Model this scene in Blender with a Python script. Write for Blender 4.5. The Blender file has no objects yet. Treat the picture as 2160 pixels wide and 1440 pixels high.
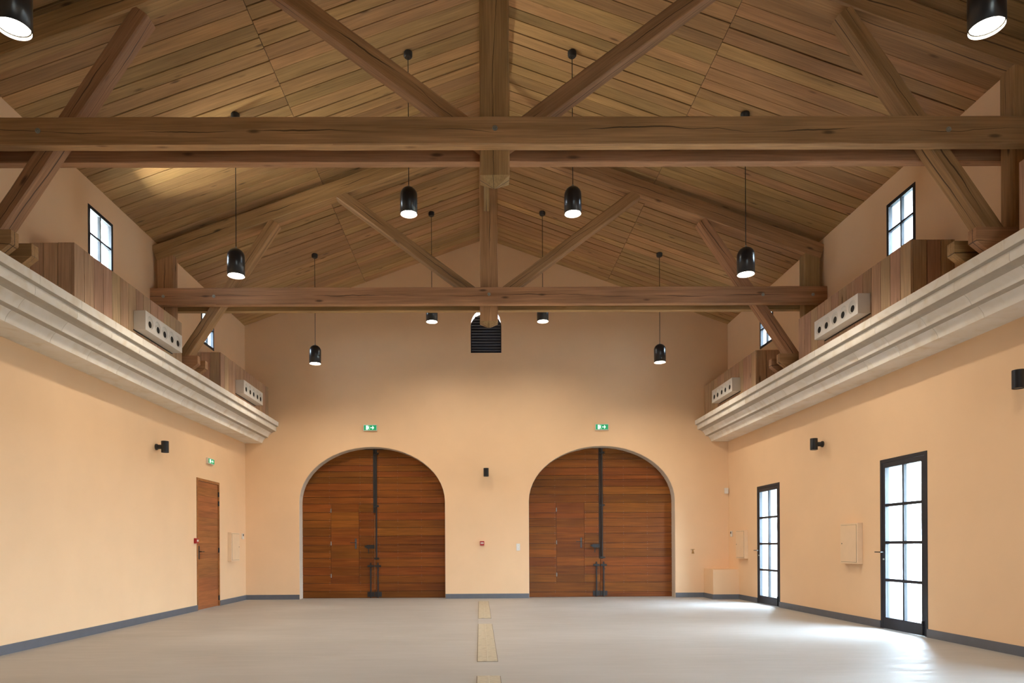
import bpy, bmesh, math, random
from mathutils import Vector, Matrix
random.seed(7)
S = bpy.context.scene
C = S.collection

# ------------------------------------------------------------------ camera
F_PX, W_PX = 1440.0, 2160.0
YAW, ROLL, PX, PY = 0.0056, 0.0051, 1020.46, 1152.2
cd = bpy.data.cameras.new('camera'); cam = bpy.data.objects.new('camera', cd); C.objects.link(cam)
cd.sensor_fit = 'HORIZONTAL'; cd.sensor_width = 36.0; cd.lens = F_PX / W_PX * 36.0
cd.shift_x = (1080 - PX) / W_PX; cd.shift_y = (PY - 720) / W_PX
cd.clip_start = 0.05
_r0 = Vector((math.cos(YAW), -math.sin(YAW), 0)); _z = Vector((0, 0, 1))
_R = _r0 * math.cos(ROLL) - _z * math.sin(ROLL); _U = _r0 * math.sin(ROLL) + _z * math.cos(ROLL)
_B = _R.cross(_U)
cam.matrix_world = Matrix(((_R.x, _U.x, _B.x, 0), (_R.y, _U.y, _B.y, 0), (_R.z, _U.z, _B.z, 1.2), (0, 0, 0, 1)))
S.camera = cam

# ------------------------------------------------------------------ world, exposure
S.cycles.use_light_tree = False
SKY = 58.0
w = bpy.data.worlds.new('world'); S.world = w; w.use_nodes = True
bg = w.node_tree.nodes['Background']; bg.inputs[0].default_value = (0.67, 0.835, 1.0, 1); bg.inputs[1].default_value = SKY
S.view_settings.view_transform = 'Standard'; S.view_settings.look = 'None'
S.view_settings.gamma = 1.0; S.view_settings.use_curve_mapping = False
S.view_settings.exposure = 0.15
S.cycles.max_bounces = 8; S.cycles.diffuse_bounces = 4; S.cycles.glossy_bounces = 3
S.cycles.use_adaptive_sampling = True; S.cycles.adaptive_threshold = 0.03
S.cycles.transparent_max_bounces = 12
S.cycles.sample_clamp_indirect = 6.0
S.cycles.use_denoising = True
LAMP_W = 265.0
LAMP_COL = (1.0, 0.85, 0.66)

# ------------------------------------------------------------------ room numbers (metres)
XL, XR, YB, YF = -5.41, 5.77, 15.80, -3.2
XC = 0.18
ZE = 6.32                      # eaves
SL = 0.356                     # roof slope
ZR = ZE + SL * (XR - XC)       # ridge
TW = 0.45                      # wall thickness
def roof_z(x): return ZR - SL * abs(x - XC)

def portal(name, loc, sx, sy, rot):
    l = bpy.data.lights.new(name, 'AREA'); l.shape = 'RECTANGLE'; l.size = sx; l.size_y = sy
    l.cycles.is_portal = True
    o = bpy.data.objects.new(name, l); o.location = loc; o.rotation_euler = rot; C.objects.link(o)
    return o

# ------------------------------------------------------------------ materials
def srgb(r, g, b):
    f = lambda c: (c / 255 / 12.92) if c / 255 <= 0.04045 else ((c / 255 + 0.055) / 1.055) ** 2.4
    return (f(r), f(g), f(b), 1)
def newmat(name):
    m = bpy.data.materials.new(name); m.use_nodes = True
    nt = m.node_tree; return m, nt, nt.nodes, nt.links, nt.nodes['Principled BSDF']
def N(nodes, t, **kw):
    n = nodes.new(t)
    for k, v in kw.items(): setattr(n, k, v)
    return n
def plain(name, col, rough=0.5, metal=0.0, var=0.06, scale=8.0, bump=0.0, spec=0.5):
    m, nt, n, l, b = newmat(name)
    tc = N(n, 'ShaderNodeTexCoord'); no = N(n, 'ShaderNodeTexNoise')
    no.inputs['Scale'].default_value = scale; no.inputs['Detail'].default_value = 4
    l.new(tc.outputs['Object'], no.inputs['Vector'])
    r = N(n, 'ShaderNodeValToRGB')
    r.color_ramp.elements[0].position = 0.3; r.color_ramp.elements[1].position = 0.7
    r.color_ramp.elements[0].color = tuple(c * (1 - var) for c in col[:3]) + (1,)
    r.color_ramp.elements[1].color = tuple(min(1, c * (1 + var)) for c in col[:3]) + (1,)
    l.new(no.outputs['Fac'], r.inputs[0]); l.new(r.outputs[0], b.inputs['Base Color'])
    b.inputs['Roughness'].default_value = rough; b.inputs['Metallic'].default_value = metal
    b.inputs['Specular IOR Level'].default_value = spec
    if bump:
        bp = N(n, 'ShaderNodeBump'); bp.inputs['Strength'].default_value = bump; bp.inputs['Distance'].default_value = 0.01
        n2 = N(n, 'ShaderNodeTexNoise'); n2.inputs['Scale'].default_value = scale * 9; n2.inputs['Detail'].default_value = 3
        l.new(tc.outputs['Object'], n2.inputs['Vector']); l.new(n2.outputs['Fac'], bp.inputs['Height']); l.new(bp.outputs[0], b.inputs['Normal'])
    return m
def emis(name, col, strength):
    m, nt, n, l, b = newmat(name)
    b.inputs['Base Color'].default_value = col
    b.inputs['Emission Color'].default_value = col; b.inputs['Emission Strength'].default_value = strength
    return m
def wood(name, ca, cb, dark, gx=1.0, gy=16.0, rough=0.55, knots=True, crack=False, vlo=0.8, vhi=1.15, hue=0.015, spec=0.4):
    """grain runs along the local X axis of the object"""
    m, nt, n, l, b = newmat(name)
    tc = N(n, 'ShaderNodeTexCoord'); oi = N(n, 'ShaderNodeObjectInfo')
    mul = N(n, 'ShaderNodeMath', operation='MULTIPLY'); mul.inputs[1].default_value = 61.0
    l.new(oi.outputs['Random'], mul.inputs[0])
    add = N(n, 'ShaderNodeVectorMath', operation='ADD')
    l.new(tc.outputs['Object'], add.inputs[0]); l.new(mul.outputs[0], add.inputs[1])
    def mp(sx, sy):
        q = N(n, 'ShaderNodeMapping'); q.inputs['Scale'].default_value = (sx, sy, sy); l.new(add.outputs[0], q.inputs[0]); return q
    n1 = N(n, 'ShaderNodeTexNoise'); n1.inputs['Scale'].default_value = 1; n1.inputs['Detail'].default_value = 6; n1.inputs['Distortion'].default_value = 0.6
    l.new(mp(gx, gy).outputs[0], n1.inputs['Vector'])
    r = N(n, 'ShaderNodeValToRGB'); r.color_ramp.elements[0].position = 0.3; r.color_ramp.elements[1].position = 0.72
    r.color_ramp.elements[0].color = ca; r.color_ramp.elements[1].color = cb
    l.new(n1.outputs['Fac'], r.inputs[0]); col = r.outputs[0]
    n2 = N(n, 'ShaderNodeTexNoise'); n2.inputs['Scale'].default_value = 1; n2.inputs['Detail'].default_value = 3
    l.new(mp(gx * 2.5, gy * 6).outputs[0], n2.inputs['Vector'])
    r2 = N(n, 'ShaderNodeMapRange'); r2.inputs[1].default_value = 0.3; r2.inputs[2].default_value = 0.7; r2.inputs[3].default_value = 0.78; r2.inputs[4].default_value = 1.12
    l.new(n2.outputs['Fac'], r2.inputs[0])
    n3 = N(n, 'ShaderNodeTexNoise'); n3.inputs['Scale'].default_value = 1; n3.inputs['Detail'].default_value = 2
    l.new(mp(0.7, 2.2).outputs[0], n3.inputs['Vector'])
    r3 = N(n, 'ShaderNodeMapRange'); r3.inputs[1].default_value = 0.3; r3.inputs[2].default_value = 0.7; r3.inputs[3].default_value = 0.82; r3.inputs[4].default_value = 1.12
    l.new(n3.outputs['Fac'], r3.inputs[0])
    def mulc(c, f):
        mx = N(n, 'ShaderNodeMix', data_type='RGBA', blend_type='MULTIPLY'); mx.inputs[0].default_value = 1
        l.new(c, mx.inputs[6]); l.new(f, mx.inputs[7]); return mx.outputs[2]
    def mixd(c, f):
        mx = N(n, 'ShaderNodeMix', data_type='RGBA'); l.new(f, mx.inputs[0]); l.new(c, mx.inputs[6]); mx.inputs[7].default_value = dark; return mx.outputs[2]
    col = mulc(col, r2.outputs[0]); col = mulc(col, r3.outputs[0])
    hgt = r2.outputs[0]
    if knots:
        v = N(n, 'ShaderNodeTexVoronoi'); v.inputs['Scale'].default_value = 1
        l.new(mp(1.5, 5.0).outputs[0], v.inputs['Vector'])
        kr = N(n, 'ShaderNodeMapRange'); kr.inputs[1].default_value = 0.05; kr.inputs[2].default_value = 0.13; kr.inputs[3].default_value = 0.8; kr.inputs[4].default_value = 0.0
        l.new(v.outputs['Distance'], kr.inputs[0]); col = mixd(col, kr.outputs[0])
    if crack:
        sx = N(n, 'ShaderNodeSeparateXYZ'); l.new(tc.outputs['Object'], sx.inputs[0])
        sa = N(n, 'ShaderNodeSeparateXYZ'); l.new(add.outputs[0], sa.inputs[0])
        for ax, amp, seed in (('Z', 0.16, 0.0), ('Y', 0.12, 9.0)):
            cx = N(n, 'ShaderNodeCombineXYZ'); l.new(sa.outputs['X'], cx.inputs['X']); cx.inputs['Y'].default_value = seed
            l.new(oi.outputs['Random'], cx.inputs['Z'])
            nn = N(n, 'ShaderNodeTexNoise'); nn.inputs['Scale'].default_value = 0.9; nn.inputs['Detail'].default_value = 5; l.new(cx.outputs[0], nn.inputs['Vector'])
            a1 = N(n, 'ShaderNodeMath', operation='MULTIPLY_ADD'); a1.inputs[1].default_value = amp; a1.inputs[2].default_value = -amp / 2
            l.new(nn.outputs['Fac'], a1.inputs[0])
            d = N(n, 'ShaderNodeMath', operation='SUBTRACT'); l.new(sx.outputs[ax], d.inputs[0]); l.new(a1.outputs[0], d.inputs[1])
            ab = N(n, 'ShaderNodeMath', operation='ABSOLUTE'); l.new(d.outputs[0], ab.inputs[0])
            cx2 = N(n, 'ShaderNodeCombineXYZ'); l.new(sa.outputs['X'], cx2.inputs['X']); cx2.inputs['Y'].default_value = seed + 40
            n4 = N(n, 'ShaderNodeTexNoise'); n4.inputs['Scale'].default_value = 0.8; n4.inputs['Detail'].default_value = 1; l.new(cx2.outputs[0], n4.inputs['Vector'])
            wd = N(n, 'ShaderNodeMapRange'); wd.inputs[1].default_value = 0.42; wd.inputs[2].default_value = 0.62; wd.inputs[3].default_value = 0.0; wd.inputs[4].default_value = 0.0075
            l.new(n4.outputs['Fac'], wd.inputs[0])
            lt = N(n, 'ShaderNodeMath', operation='LESS_THAN'); l.new(ab.outputs[0], lt.inputs[0]); l.new(wd.outputs[0], lt.inputs[1])
            f = N(n, 'ShaderNodeMath', operation='MULTIPLY'); f.inputs[1].default_value = 0.85; l.new(lt.outputs[0], f.inputs[0])
            col = mixd(col, f.outputs[0])
    hs = N(n, 'ShaderNodeHueSaturation'); l.new(col, hs.inputs['Color'])
    vr = N(n, 'ShaderNodeMapRange'); vr.inputs[3].default_value = vlo; vr.inputs[4].default_value = vhi; l.new(oi.outputs['Random'], vr.inputs[0]); l.new(vr.outputs[0], hs.inputs['Value'])
    wn = N(n, 'ShaderNodeTexWhiteNoise', noise_dimensions='1D'); l.new(mul.outputs[0], wn.inputs['W'])
    hr = N(n, 'ShaderNodeMapRange'); hr.inputs[3].default_value = 0.5 - hue; hr.inputs[4].default_value = 0.5 + hue; l.new(wn.outputs['Value'], hr.inputs[0]); l.new(hr.outputs[0], hs.inputs['Hue'])
    l.new(hs.outputs[0], b.inputs['Base Color'])
    b.inputs['Roughness'].default_value = rough; b.inputs['Specular IOR Level'].default_value = spec
    bp = N(n, 'ShaderNodeBump'); bp.inputs['Strength'].default_value = 0.25; bp.inputs['Distance'].default_value = 0.004
    l.new(hgt, bp.inputs['Height']); l.new(bp.outputs[0], b.inputs['Normal'])
    return m
def glass_mat():
    m, nt, n, l, b = newmat('window_glass')
    out = n['Material Output']
    tr = N(n, 'ShaderNodeBsdfTransparent'); tr.inputs[0].default_value = (0.96, 0.98, 0.98, 1)
    gl = N(n, 'ShaderNodeBsdfGlossy'); gl.inputs['Roughness'].default_value = 0.02
    lw = N(n, 'ShaderNodeLayerWeight'); lw.inputs[0].default_value = 0.5
    pw = N(n, 'ShaderNodeMath', operation='POWER'); pw.inputs[1].default_value = 5.0; l.new(lw.outputs['Facing'], pw.inputs[0])
    fr = N(n, 'ShaderNodeMath', operation='MULTIPLY_ADD'); fr.inputs[1].default_value = 0.9; fr.inputs[2].default_value = 0.03; l.new(pw.outputs[0], fr.inputs[0])
    mx = N(n, 'ShaderNodeMixShader'); l.new(fr.outputs[0], mx.inputs[0]); l.new(tr.outputs[0], mx.inputs[1]); l.new(gl.outputs[0], mx.inputs[2])
    l.new(mx.outputs[0], out.inputs['Surface']); n.remove(b)
    return m
def floor_mat():
    m, nt, n, l, b = newmat('polished_concrete')
    tc = N(n, 'ShaderNodeTexCoord')
    def noise(sx, sy, det, dist=0.0):
        q = N(n, 'ShaderNodeMapping'); q.inputs['Scale'].default_value = (sx, sy, 1); l.new(tc.outputs['Object'], q.inputs[0])
        k = N(n, 'ShaderNodeTexNoise'); k.inputs['Scale'].default_value = 1; k.inputs['Detail'].default_value = det; k.inputs['Distortion'].default_value = dist
        l.new(q.outputs[0], k.inputs['Vector']); return k.outputs['Fac']
    a = noise(0.5, 0.9, 6, 0.5); s = noise(1.6, 9.0, 5, 0.8)
    r = N(n, 'ShaderNodeValToRGB'); r.color_ramp.elements[0].position = 0.3; r.color_ramp.elements[1].position = 0.75
    r.color_ramp.elements[0].color = (0.345, 0.337, 0.325, 1); r.color_ramp.elements[1].color = (0.445, 0.438, 0.428, 1)
    mixf = N(n, 'ShaderNodeMath', operation='MULTIPLY_ADD'); mixf.inputs[1].default_value = 0.4
    hlf = N(n, 'ShaderNodeMath', operation='MULTIPLY'); hlf.inputs[1].default_value = 0.6
    l.new(a, hlf.inputs[0]); l.new(s, mixf.inputs[0]); l.new(hlf.outputs[0], mixf.inputs[2])
    l.new(mixf.outputs[0], r.inputs[0]); l.new(r.outputs[0], b.inputs['Base Color'])
    rr = N(n, 'ShaderNodeMapRange'); rr.inputs[1].default_value = 0.3; rr.inputs[2].default_value = 0.7; rr.inputs[3].default_value = 0.42; rr.inputs[4].default_value = 0.64
    l.new(s, rr.inputs[0]); l.new(rr.outputs[0], b.inputs['Roughness'])
    b.inputs['Specular IOR Level'].default_value = 0.5
    bp = N(n, 'ShaderNodeBump'); bp.inputs['Strength'].default_value = 0.12; bp.inputs['Distance'].default_value = 0.01
    l.new(s, bp.inputs['Height']); l.new(bp.outputs[0], b.inputs['Normal'])
    return m
def stone_mat():
    m, nt, n, l, b = newmat('cream_limestone')
    tc = N(n, 'ShaderNodeTexCoord'); oi = N(n, 'ShaderNodeObjectInfo')
    mul = N(n, 'ShaderNodeMath', operation='MULTIPLY'); mul.inputs[1].default_value = 31.0; l.new(oi.outputs['Random'], mul.inputs[0])
    add = N(n, 'ShaderNodeVectorMath', operation='ADD'); l.new(tc.outputs['Object'], add.inputs[0]); l.new(mul.outputs[0], add.inputs[1])
    k = N(n, 'ShaderNodeTexNoise'); k.inputs['Scale'].default_value = 3.0; k.inputs['Detail'].default_value = 7; k.inputs['Distortion'].default_value = 1.2; l.new(add.outputs[0], k.inputs['Vector'])
    r = N(n, 'ShaderNodeValToRGB'); e = r.color_ramp.elements
    e[0].position = 0.28; e[0].color = (0.76, 0.69, 0.58, 1); e[1].position = 0.48; e[1].color = (0.85, 0.82, 0.75, 1)
    e2 = e.new(0.75); e2.color = (0.89, 0.87, 0.83, 1)
    l.new(k.outputs['Fac'], r.inputs[0])
    hs = N(n, 'ShaderNodeHueSaturation'); l.new(r.outputs[0], hs.inputs['Color'])
    vr = N(n, 'ShaderNodeMapRange'); vr.inputs[3].default_value = 0.94; vr.inputs[4].default_value = 1.05; l.new(oi.outputs['Random'], vr.inputs[0]); l.new(vr.outputs[0], hs.inputs['Value'])
    l.new(hs.outputs[0], b.inputs['Base Color']); b.inputs['Roughness'].default_value = 0.6
    return m

M = {}
M['wall'] = plain('peach_plaster', (0.86, 0.600, 0.372, 1), 0.55, var=0.025, scale=1.3, bump=0.06, spec=0.3)
M['reveal'] = plain('pale_render', (0.72, 0.64, 0.54, 1), 0.7, var=0.04, scale=3, bump=0.1)
M['base'] = plain('grey_baseboard_paint', (0.115, 0.125, 0.15, 1), 0.45, var=0.05)
M['floor'] = floor_mat()
M['stone'] = stone_mat()
M['mortar'] = plain('cornice_mortar', (0.45, 0.40, 0.33, 1), 0.85)
M['ceil'] = wood('ceiling_oak', (0.34, 0.190, 0.078, 1), (0.47, 0.275, 0.122, 1), (0.09, 0.045, 0.018, 1), gx=0.9, gy=12, vlo=0.78, vhi=1.14, rough=0.5, hue=0.010)
M['roofback'] = plain('dark_roof_void', (0.015, 0.010, 0.007, 1), 0.9)
M['beam'] = wood('oak_beam', (0.30, 0.160, 0.066, 1), (0.465, 0.265, 0.122, 1), (0.05, 0.026, 0.012, 1), gx=0.7, gy=10, crack=True, vlo=0.85, vhi=1.1)
M['beam_lit'] = wood('oak_lit_underside', (0.40, 0.225, 0.10, 1), (0.55, 0.34, 0.17, 1), (0.13, 0.05, 0.02, 1), gx=1.6, gy=16, vlo=0.92, vhi=1.08)  # lighter oak for tie beam undersides, floor bounce light put into the colour
M['case'] = wood('casing_board', (0.51, 0.325, 0.20, 1), (0.62, 0.415, 0.27, 1), (0.10, 0.05, 0.025, 1), gx=1.0, gy=14, vlo=0.86, vhi=1.08)
M['gate'] = wood('varnished_gate_board', (0.165, 0.047, 0.008, 1), (0.27, 0.084, 0.013, 1), (0.10, 0.03, 0.01, 1), gx=0.9, gy=20, knots=False, rough=0.42, vlo=0.72, vhi=1.12, hue=0.006, spec=0.18)
M['sidedoor'] = wood('varnished_door_board', (0.28, 0.095, 0.028, 1), (0.42, 0.155, 0.05, 1), (0.12, 0.04, 0.015, 1), gx=1.2, gy=18, knots=False, rough=0.42, vlo=0.8, vhi=1.1, hue=0.008)
M['gateback'] = plain('gate_backing', (0.018, 0.008, 0.004, 1), 0.7)
M['strip'] = plain('pale_seam_strip', (0.70, 0.50, 0.28, 1), 0.6)
M['black'] = plain('black_iron', (0.012, 0.012, 0.013, 1), 0.45, metal=0.0, var=0.1, scale=20)
M['iron'] = plain('grey_iron', (0.07, 0.07, 0.068, 1), 0.45, var=0.1)
M['frame'] = plain('dark_metal_frame', (0.013, 0.017, 0.026, 1), 0.5, var=0.1, scale=10)
M['lamp'] = plain('lamp_black_enamel', (0.010, 0.011, 0.014, 1), 0.28, var=0.05)
M['lampin'] = plain('lamp_liner_cream', (0.85, 0.78, 0.66, 1), 0.4)
M['glow'] = emis('lamp_diffuser_glow', (1.0, 0.93, 0.80, 1), 14.0)
M['steel'] = plain('zinc_bolt', (0.34, 0.36, 0.34, 1), 0.4, metal=0.7)
M['brass'] = plain('brass', (0.30, 0.19, 0.07, 1), 0.4, metal=0.8)
M['white'] = plain('white_sheet_metal', (0.84, 0.83, 0.80, 1), 0.4, var=0.02)
M['hole'] = plain('nozzle_bore', (0.006, 0.006, 0.006, 1), 0.8)
M['plastic'] = plain('white_plastic', (0.80, 0.78, 0.74, 1), 0.4, var=0.02)
M['red'] = plain('red_plastic', (0.35, 0.015, 0.015, 1), 0.4, var=0.05)
M['green'] = emis('exit_green_glow', (0.0, 0.20, 0.075, 1), 0.9)
M['exitw'] = emis('exit_white_glow', (0.70, 1.0, 0.85, 1), 0.85)
M['panel'] = plain('peach_painted_metal', (0.84, 0.62, 0.41, 1), 0.45, var=0.02)
M['trench'] = plain('cream_cover_stone', (0.47, 0.415, 0.31, 1), 0.7, var=0.16, scale=14, bump=0.2)
M['coverstrip'] = plain('pale_cover_seam', (0.55, 0.50, 0.40, 1), 0.7)
M['joint'] = plain('dark_joint', (0.16, 0.135, 0.10, 1), 0.9)
M['glass'] = glass_mat()
M['lining'] = plain('white_outer_lining', (0.86, 0.86, 0.84, 1), 0.7, var=0.02)
M['ground'] = plain('pale_gravel_outside', (0.42, 0.42, 0.36, 1), 0.9, var=0.1, scale=3)
M['lip'] = plain('louvre_lit_edge', (0.13, 0.135, 0.16, 1), 0.35)  # paler than the slats: light caught on their front edges, painted in
M['louvre'] = plain('louvre_dark_metal', (0.05, 0.055, 0.075, 1), 0.35, var=0.1)

# ------------------------------------------------------------------ builders
WL = {}                                                   # world location of unrotated objects
def tag(o, label=None, cat=None, group=None, kind=None):
    if label: o['label'] = label
    if cat: o['category'] = cat
    if group: o['group'] = group
    if kind: o['kind'] = kind
    return o
def place(o, loc, parent=None):
    loc = Vector(loc); C.objects.link(o)
    if parent is not None:
        o.parent = parent; o.location = loc - WL[parent]
    else: o.location = loc
    WL[o] = loc
    return o
def thing(name, loc, label, cat, group=None, kind=None):
    o = bpy.data.objects.new(name, None); o.empty_display_size = 0.2
    place(o, loc); return tag(o, label, cat, group, kind)
def sub(name, loc, parent):
    o = bpy.data.objects.new(name, None); o.empty_display_size = 0.1
    return place(o, loc, parent)
def mesh(name, verts, faces, mat, parent=None, origin=None, smooth=False):
    vs = [Vector(v) for v in verts]
    if origin is None:
        lo = [min(v[i] for v in vs) for i in range(3)]; hi = [max(v[i] for v in vs) for i in range(3)]
        origin = Vector([(a + b) / 2 for a, b in zip(lo, hi)])
    else: origin = Vector(origin)
    me = bpy.data.meshes.new(name); me.from_pydata([v - origin for v in vs], [], faces); me.materials.append(mat)
    if smooth: me.polygons.foreach_set('use_smooth', [True] * len(me.polygons))
    me.update()
    return place(bpy.data.objects.new(name, me), origin, parent)
BF = [(0, 3, 2, 1), (4, 5, 6, 7), (0, 1, 5, 4), (1, 2, 6, 5), (2, 3, 7, 6), (3, 0, 4, 7)]
def bv(x0, x1, y0, y1, z0, z1):
    return [(x0, y0, z0), (x1, y0, z0), (x1, y1, z0), (x0, y1, z0), (x0, y0, z1), (x1, y0, z1), (x1, y1, z1), (x0, y1, z1)]
def box(name, x0, x1, y0, y1, z0, z1, mat, parent=None, bevel=0.0, origin=None):
    o = mesh(name, bv(x0, x1, y0, y1, z0, z1), BF, mat, parent, origin)
    if bevel:
        bm = bmesh.new(); bm.from_mesh(o.data)
        bmesh.ops.bevel(bm, geom=bm.edges[:], offset=bevel, segments=1, affect='EDGES', profile=0.5)
        bm.to_mesh(o.data); bm.free()
    return o
def boxes(name, lst, mat, parent=None):
    V, Fc = [], []
    for b in lst:
        k = len(V); V += bv(*b); Fc += [tuple(i + k for i in f) for f in BF]
    return mesh(name, V, Fc, mat, parent)
def timber(name, p0, p1, wz, dy, mat, parent, jitter=0.004, ch=0.012, seg=0.35, up=None):
    """hewn timber from p0 to p1 (axis), dy = thickness across, wz = depth; local X runs along the grain"""
    p0, p1 = Vector(p0), Vector(p1); L = (p1 - p0).length; ax = (p1 - p0) / L
    side = Vector((0, 1, 0)) if up is None else Vector(up)
    zz = ax.cross(side).normalized(); side = zz.cross(ax).normalized()
    n = max(2, int(L / seg)); V, Fc = [], []
    for i in range(n + 1):
        x = -L / 2 + L * i / n
        for (sy, sz) in ((1, 1), (-1, 1), (-1, -1), (1, -1)):
            j = lambda: random.uniform(-jitter, jitter)
            c = ch * random.uniform(0.5, 1.6)
            y, z = sy * dy / 2, sz * wz / 2
            a = (x, y - sy * c + j() * .5, z + j() * .3); bq = (x, y + j() * .3, z - sz * c + j() * .5)
            V += ([bq, a] if sy * sz > 0 else [a, bq])
    for i in range(n):
        for k in range(8):
            a, b2 = i * 8 + k, i * 8 + (k + 1) % 8
            Fc.append((a, b2, b2 + 8, a + 8))
    Fc.append(tuple(range(7, -1, -1))); Fc.append(tuple(n * 8 + k for k in range(8)))
    me = bpy.data.meshes.new(name); me.from_pydata(V, [], Fc); me.materials.append(mat)
    bm = bmesh.new(); bm.from_mesh(me); bmesh.ops.recalc_face_normals(bm, faces=bm.faces[:]); bm.to_mesh(me); bm.free(); me.update()
    o = bpy.data.objects.new(name, me)
    rot = Matrix((ax, side, zz)).transposed()
    place(o, (p0 + p1) / 2, parent); o.rotation_mode = 'QUATERNION'; o.rotation_quaternion = rot.to_quaternion()
    return o
def prism(name, poly, axis, a, b, mat, parent=None, origin=None, smooth=False):
    """polygon (2-D) extruded along an axis: axis 'x' poly=(y,z); 'y' poly=(x,z); 'z' poly=(x,y)"""
    def P(p, t): return {'x': (t, p[0], p[1]), 'y': (p[0], t, p[1]), 'z': (p[0], p[1], t)}[axis]
    n = len(poly); V = [P(p, a) for p in poly] + [P(p, b) for p in poly]
    Fc = [tuple(range(n)), tuple(range(2 * n - 1, n - 1, -1))] + [(i, i + n, (i + 1) % n + n, (i + 1) % n) for i in range(n)]
    o = mesh(name, V, Fc, mat, parent, origin)
    bm = bmesh.new(); bm.from_mesh(o.data); bmesh.ops.recalc_face_normals(bm, faces=bm.faces[:]); bm.to_mesh(o.data); bm.free()
    return o
def lathe(name, prof, loc, mat, parent=None, seg=32, axis='z', smooth=True):
    """prof = [(r, h)]; revolved about the axis through loc"""
    V, Fc = [], []
    for r, h in prof:
        for k in range(seg):
            t = 2 * math.pi * k / seg; c, s = r * math.cos(t), r * math.sin(t)
            V.append({'z': (c, s, h), 'y': (c, h, s), 'x': (h, c, s)}[axis])
    for i in range(len(prof) - 1):
        for k in range(seg):
            a, b2 = i * seg + k, i * seg + (k + 1) % seg
            Fc.append((a, b2, b2 + seg, a + seg))
    if prof[0][0] > 0: Fc.append(tuple(range(seg)))
    if prof[-1][0] > 0: Fc.append(tuple((len(prof) - 1) * seg + k for k in range(seg)))
    me = bpy.data.meshes.new(name); me.from_pydata(V, [], Fc); me.materials.append(mat)
    bm = bmesh.new(); bm.from_mesh(me); bmesh.ops.remove_doubles(bm, verts=bm.verts[:], dist=1e-5); bmesh.ops.recalc_face_normals(bm, faces=bm.faces[:])
    for f in bm.faces: f.smooth = smooth and len(f.verts) <= 4
    for e in bm.edges:
        if len(e.link_faces) == 2 and e.calc_face_angle(0) > 0.7: e.smooth = False
    bm.to_mesh(me); bm.free(); me.update()
    return place(bpy.data.objects.new(name, me), loc, parent)
def shell(name, prof, loc, mat, parent=None, seg=32, axis='z'):
    """open profile (no caps)"""
    V, Fc = [], []
    for r, h in prof:
        for k in range(seg):
            t = 2 * math.pi * k / seg; c, s = r * math.cos(t), r * math.sin(t)
            V.append({'z': (c, s, h), 'y': (c, h, s), 'x': (h, c, s)}[axis])
    for i in range(len(prof) - 1):
        for k in range(seg):
            a, b2 = i * seg + k, i * seg + (k + 1) % seg
            Fc.append((a, b2, b2 + seg, a + seg))
    me = bpy.data.meshes.new(name); me.from_pydata(V, [], Fc); me.materials.append(mat)
    me.polygons.foreach_set('use_smooth', [True] * len(me.polygons)); me.update()
    return place(bpy.data.objects.new(name, me), loc, parent)
def plate(name, outer, holes, t0, t1, axis, mat, parent=None):
    """flat outline with holes, thickness from t0 to t1 along the axis"""
    cu = bpy.data.curves.new('tmp', 'CURVE'); cu.dimensions = '2D'; cu.fill_mode = 'BOTH'; cu.extrude = abs(t1 - t0) / 2
    for poly in [outer] + holes:
        s = cu.splines.new('POLY'); s.points.add(len(poly) - 1)
        for p, q in zip(s.points, poly): p.co = (q[0], q[1], 0, 1)
        s.use_cyclic_u = True
    to = bpy.data.objects.new('tmp', cu); C.objects.link(to)
    dg = bpy.context.evaluated_depsgraph_get(); dg.update()
    me = bpy.data.meshes.new_from_object(to.evaluated_get(dg)); me.name = name
    bpy.data.objects.remove(to); bpy.data.curves.remove(cu)
    mid = (t0 + t1) / 2
    for v in me.vertices:
        u, q, ww = v.co
        v.co = {'x': (mid + ww, u, q), 'y': (u, mid - ww, q), 'z': (u, q, mid + ww)}[axis]
    me.materials.clear(); me.materials.append(mat)
    for p in me.polygons: p.material_index = 0; p.use_smooth = False
    bm = bmesh.new(); bm.from_mesh(me); bmesh.ops.remove_doubles(bm, verts=bm.verts[:], dist=1e-5); bmesh.ops.recalc_face_normals(bm, faces=bm.faces[:]); bm.to_mesh(me); bm.free(); me.update()
    return place(bpy.data.objects.new(name, me), (0, 0, 0), parent) if parent is None else place(bpy.data.objects.new(name, me), (0, 0, 0), parent)
def rect(u0, u1, v0, v1): return [(u0, v0), (u1, v0), (u1, v1), (u0, v1)]
def arch(xc, hw, zs, rise, z0, n=28, rev=False):
    """points of an arched opening from the bottom left, over the crown, to the bottom right"""
    p = [(xc - hw, z0)] + [(xc - hw * math.cos(math.pi * k / n), zs + rise * math.sin(math.pi * k / n)) for k in range(n + 1)] + [(xc + hw, z0)]
    return p[::-1] if rev else p
def copy_tree(o, delta, parent=None):
    c = o.copy(); C.objects.link(c); c.parent = parent
    if parent is None: c.location = o.location + Vector(delta)
    WL[c] = WL.get(o, Vector()) + Vector(delta)
    for ch in list(o.children): copy_tree(ch, delta, c)
    return c

# ------------------------------------------------------------------ setting: shell
GATES = [(-2.487, 1.687), (2.83, 1.698)]; SPR, RISE = 2.24, 1.277
SIDE_DOOR = (13.07, 14.20, 2.55)
FDOORS = [(8.765, 9.795), (13.10, 14.155), (4.42, 5.46)]; FD_H = 2.41
WIN_L = [(9.49, 10.13), (13.33, 13.965)]; WIN_R = [(8.975, 9.61), (13.345, 13.98)]; WZ = (5.21, 5.985)

fl = box('floor', XL - TW, XR + TW, YF - TW, YB + 0.5, -0.2, 0.0, M['floor'], origin=(0, 0, 0))
tag(fl, 'grey beige polished concrete floor of the hall', 'floor', kind='structure')
gr = box('ground', -60, 60, -60, 80, -0.4, -0.25, M['ground'])
tag(gr, 'pale gravel ground outside the hall', 'ground', kind='structure')
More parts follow.
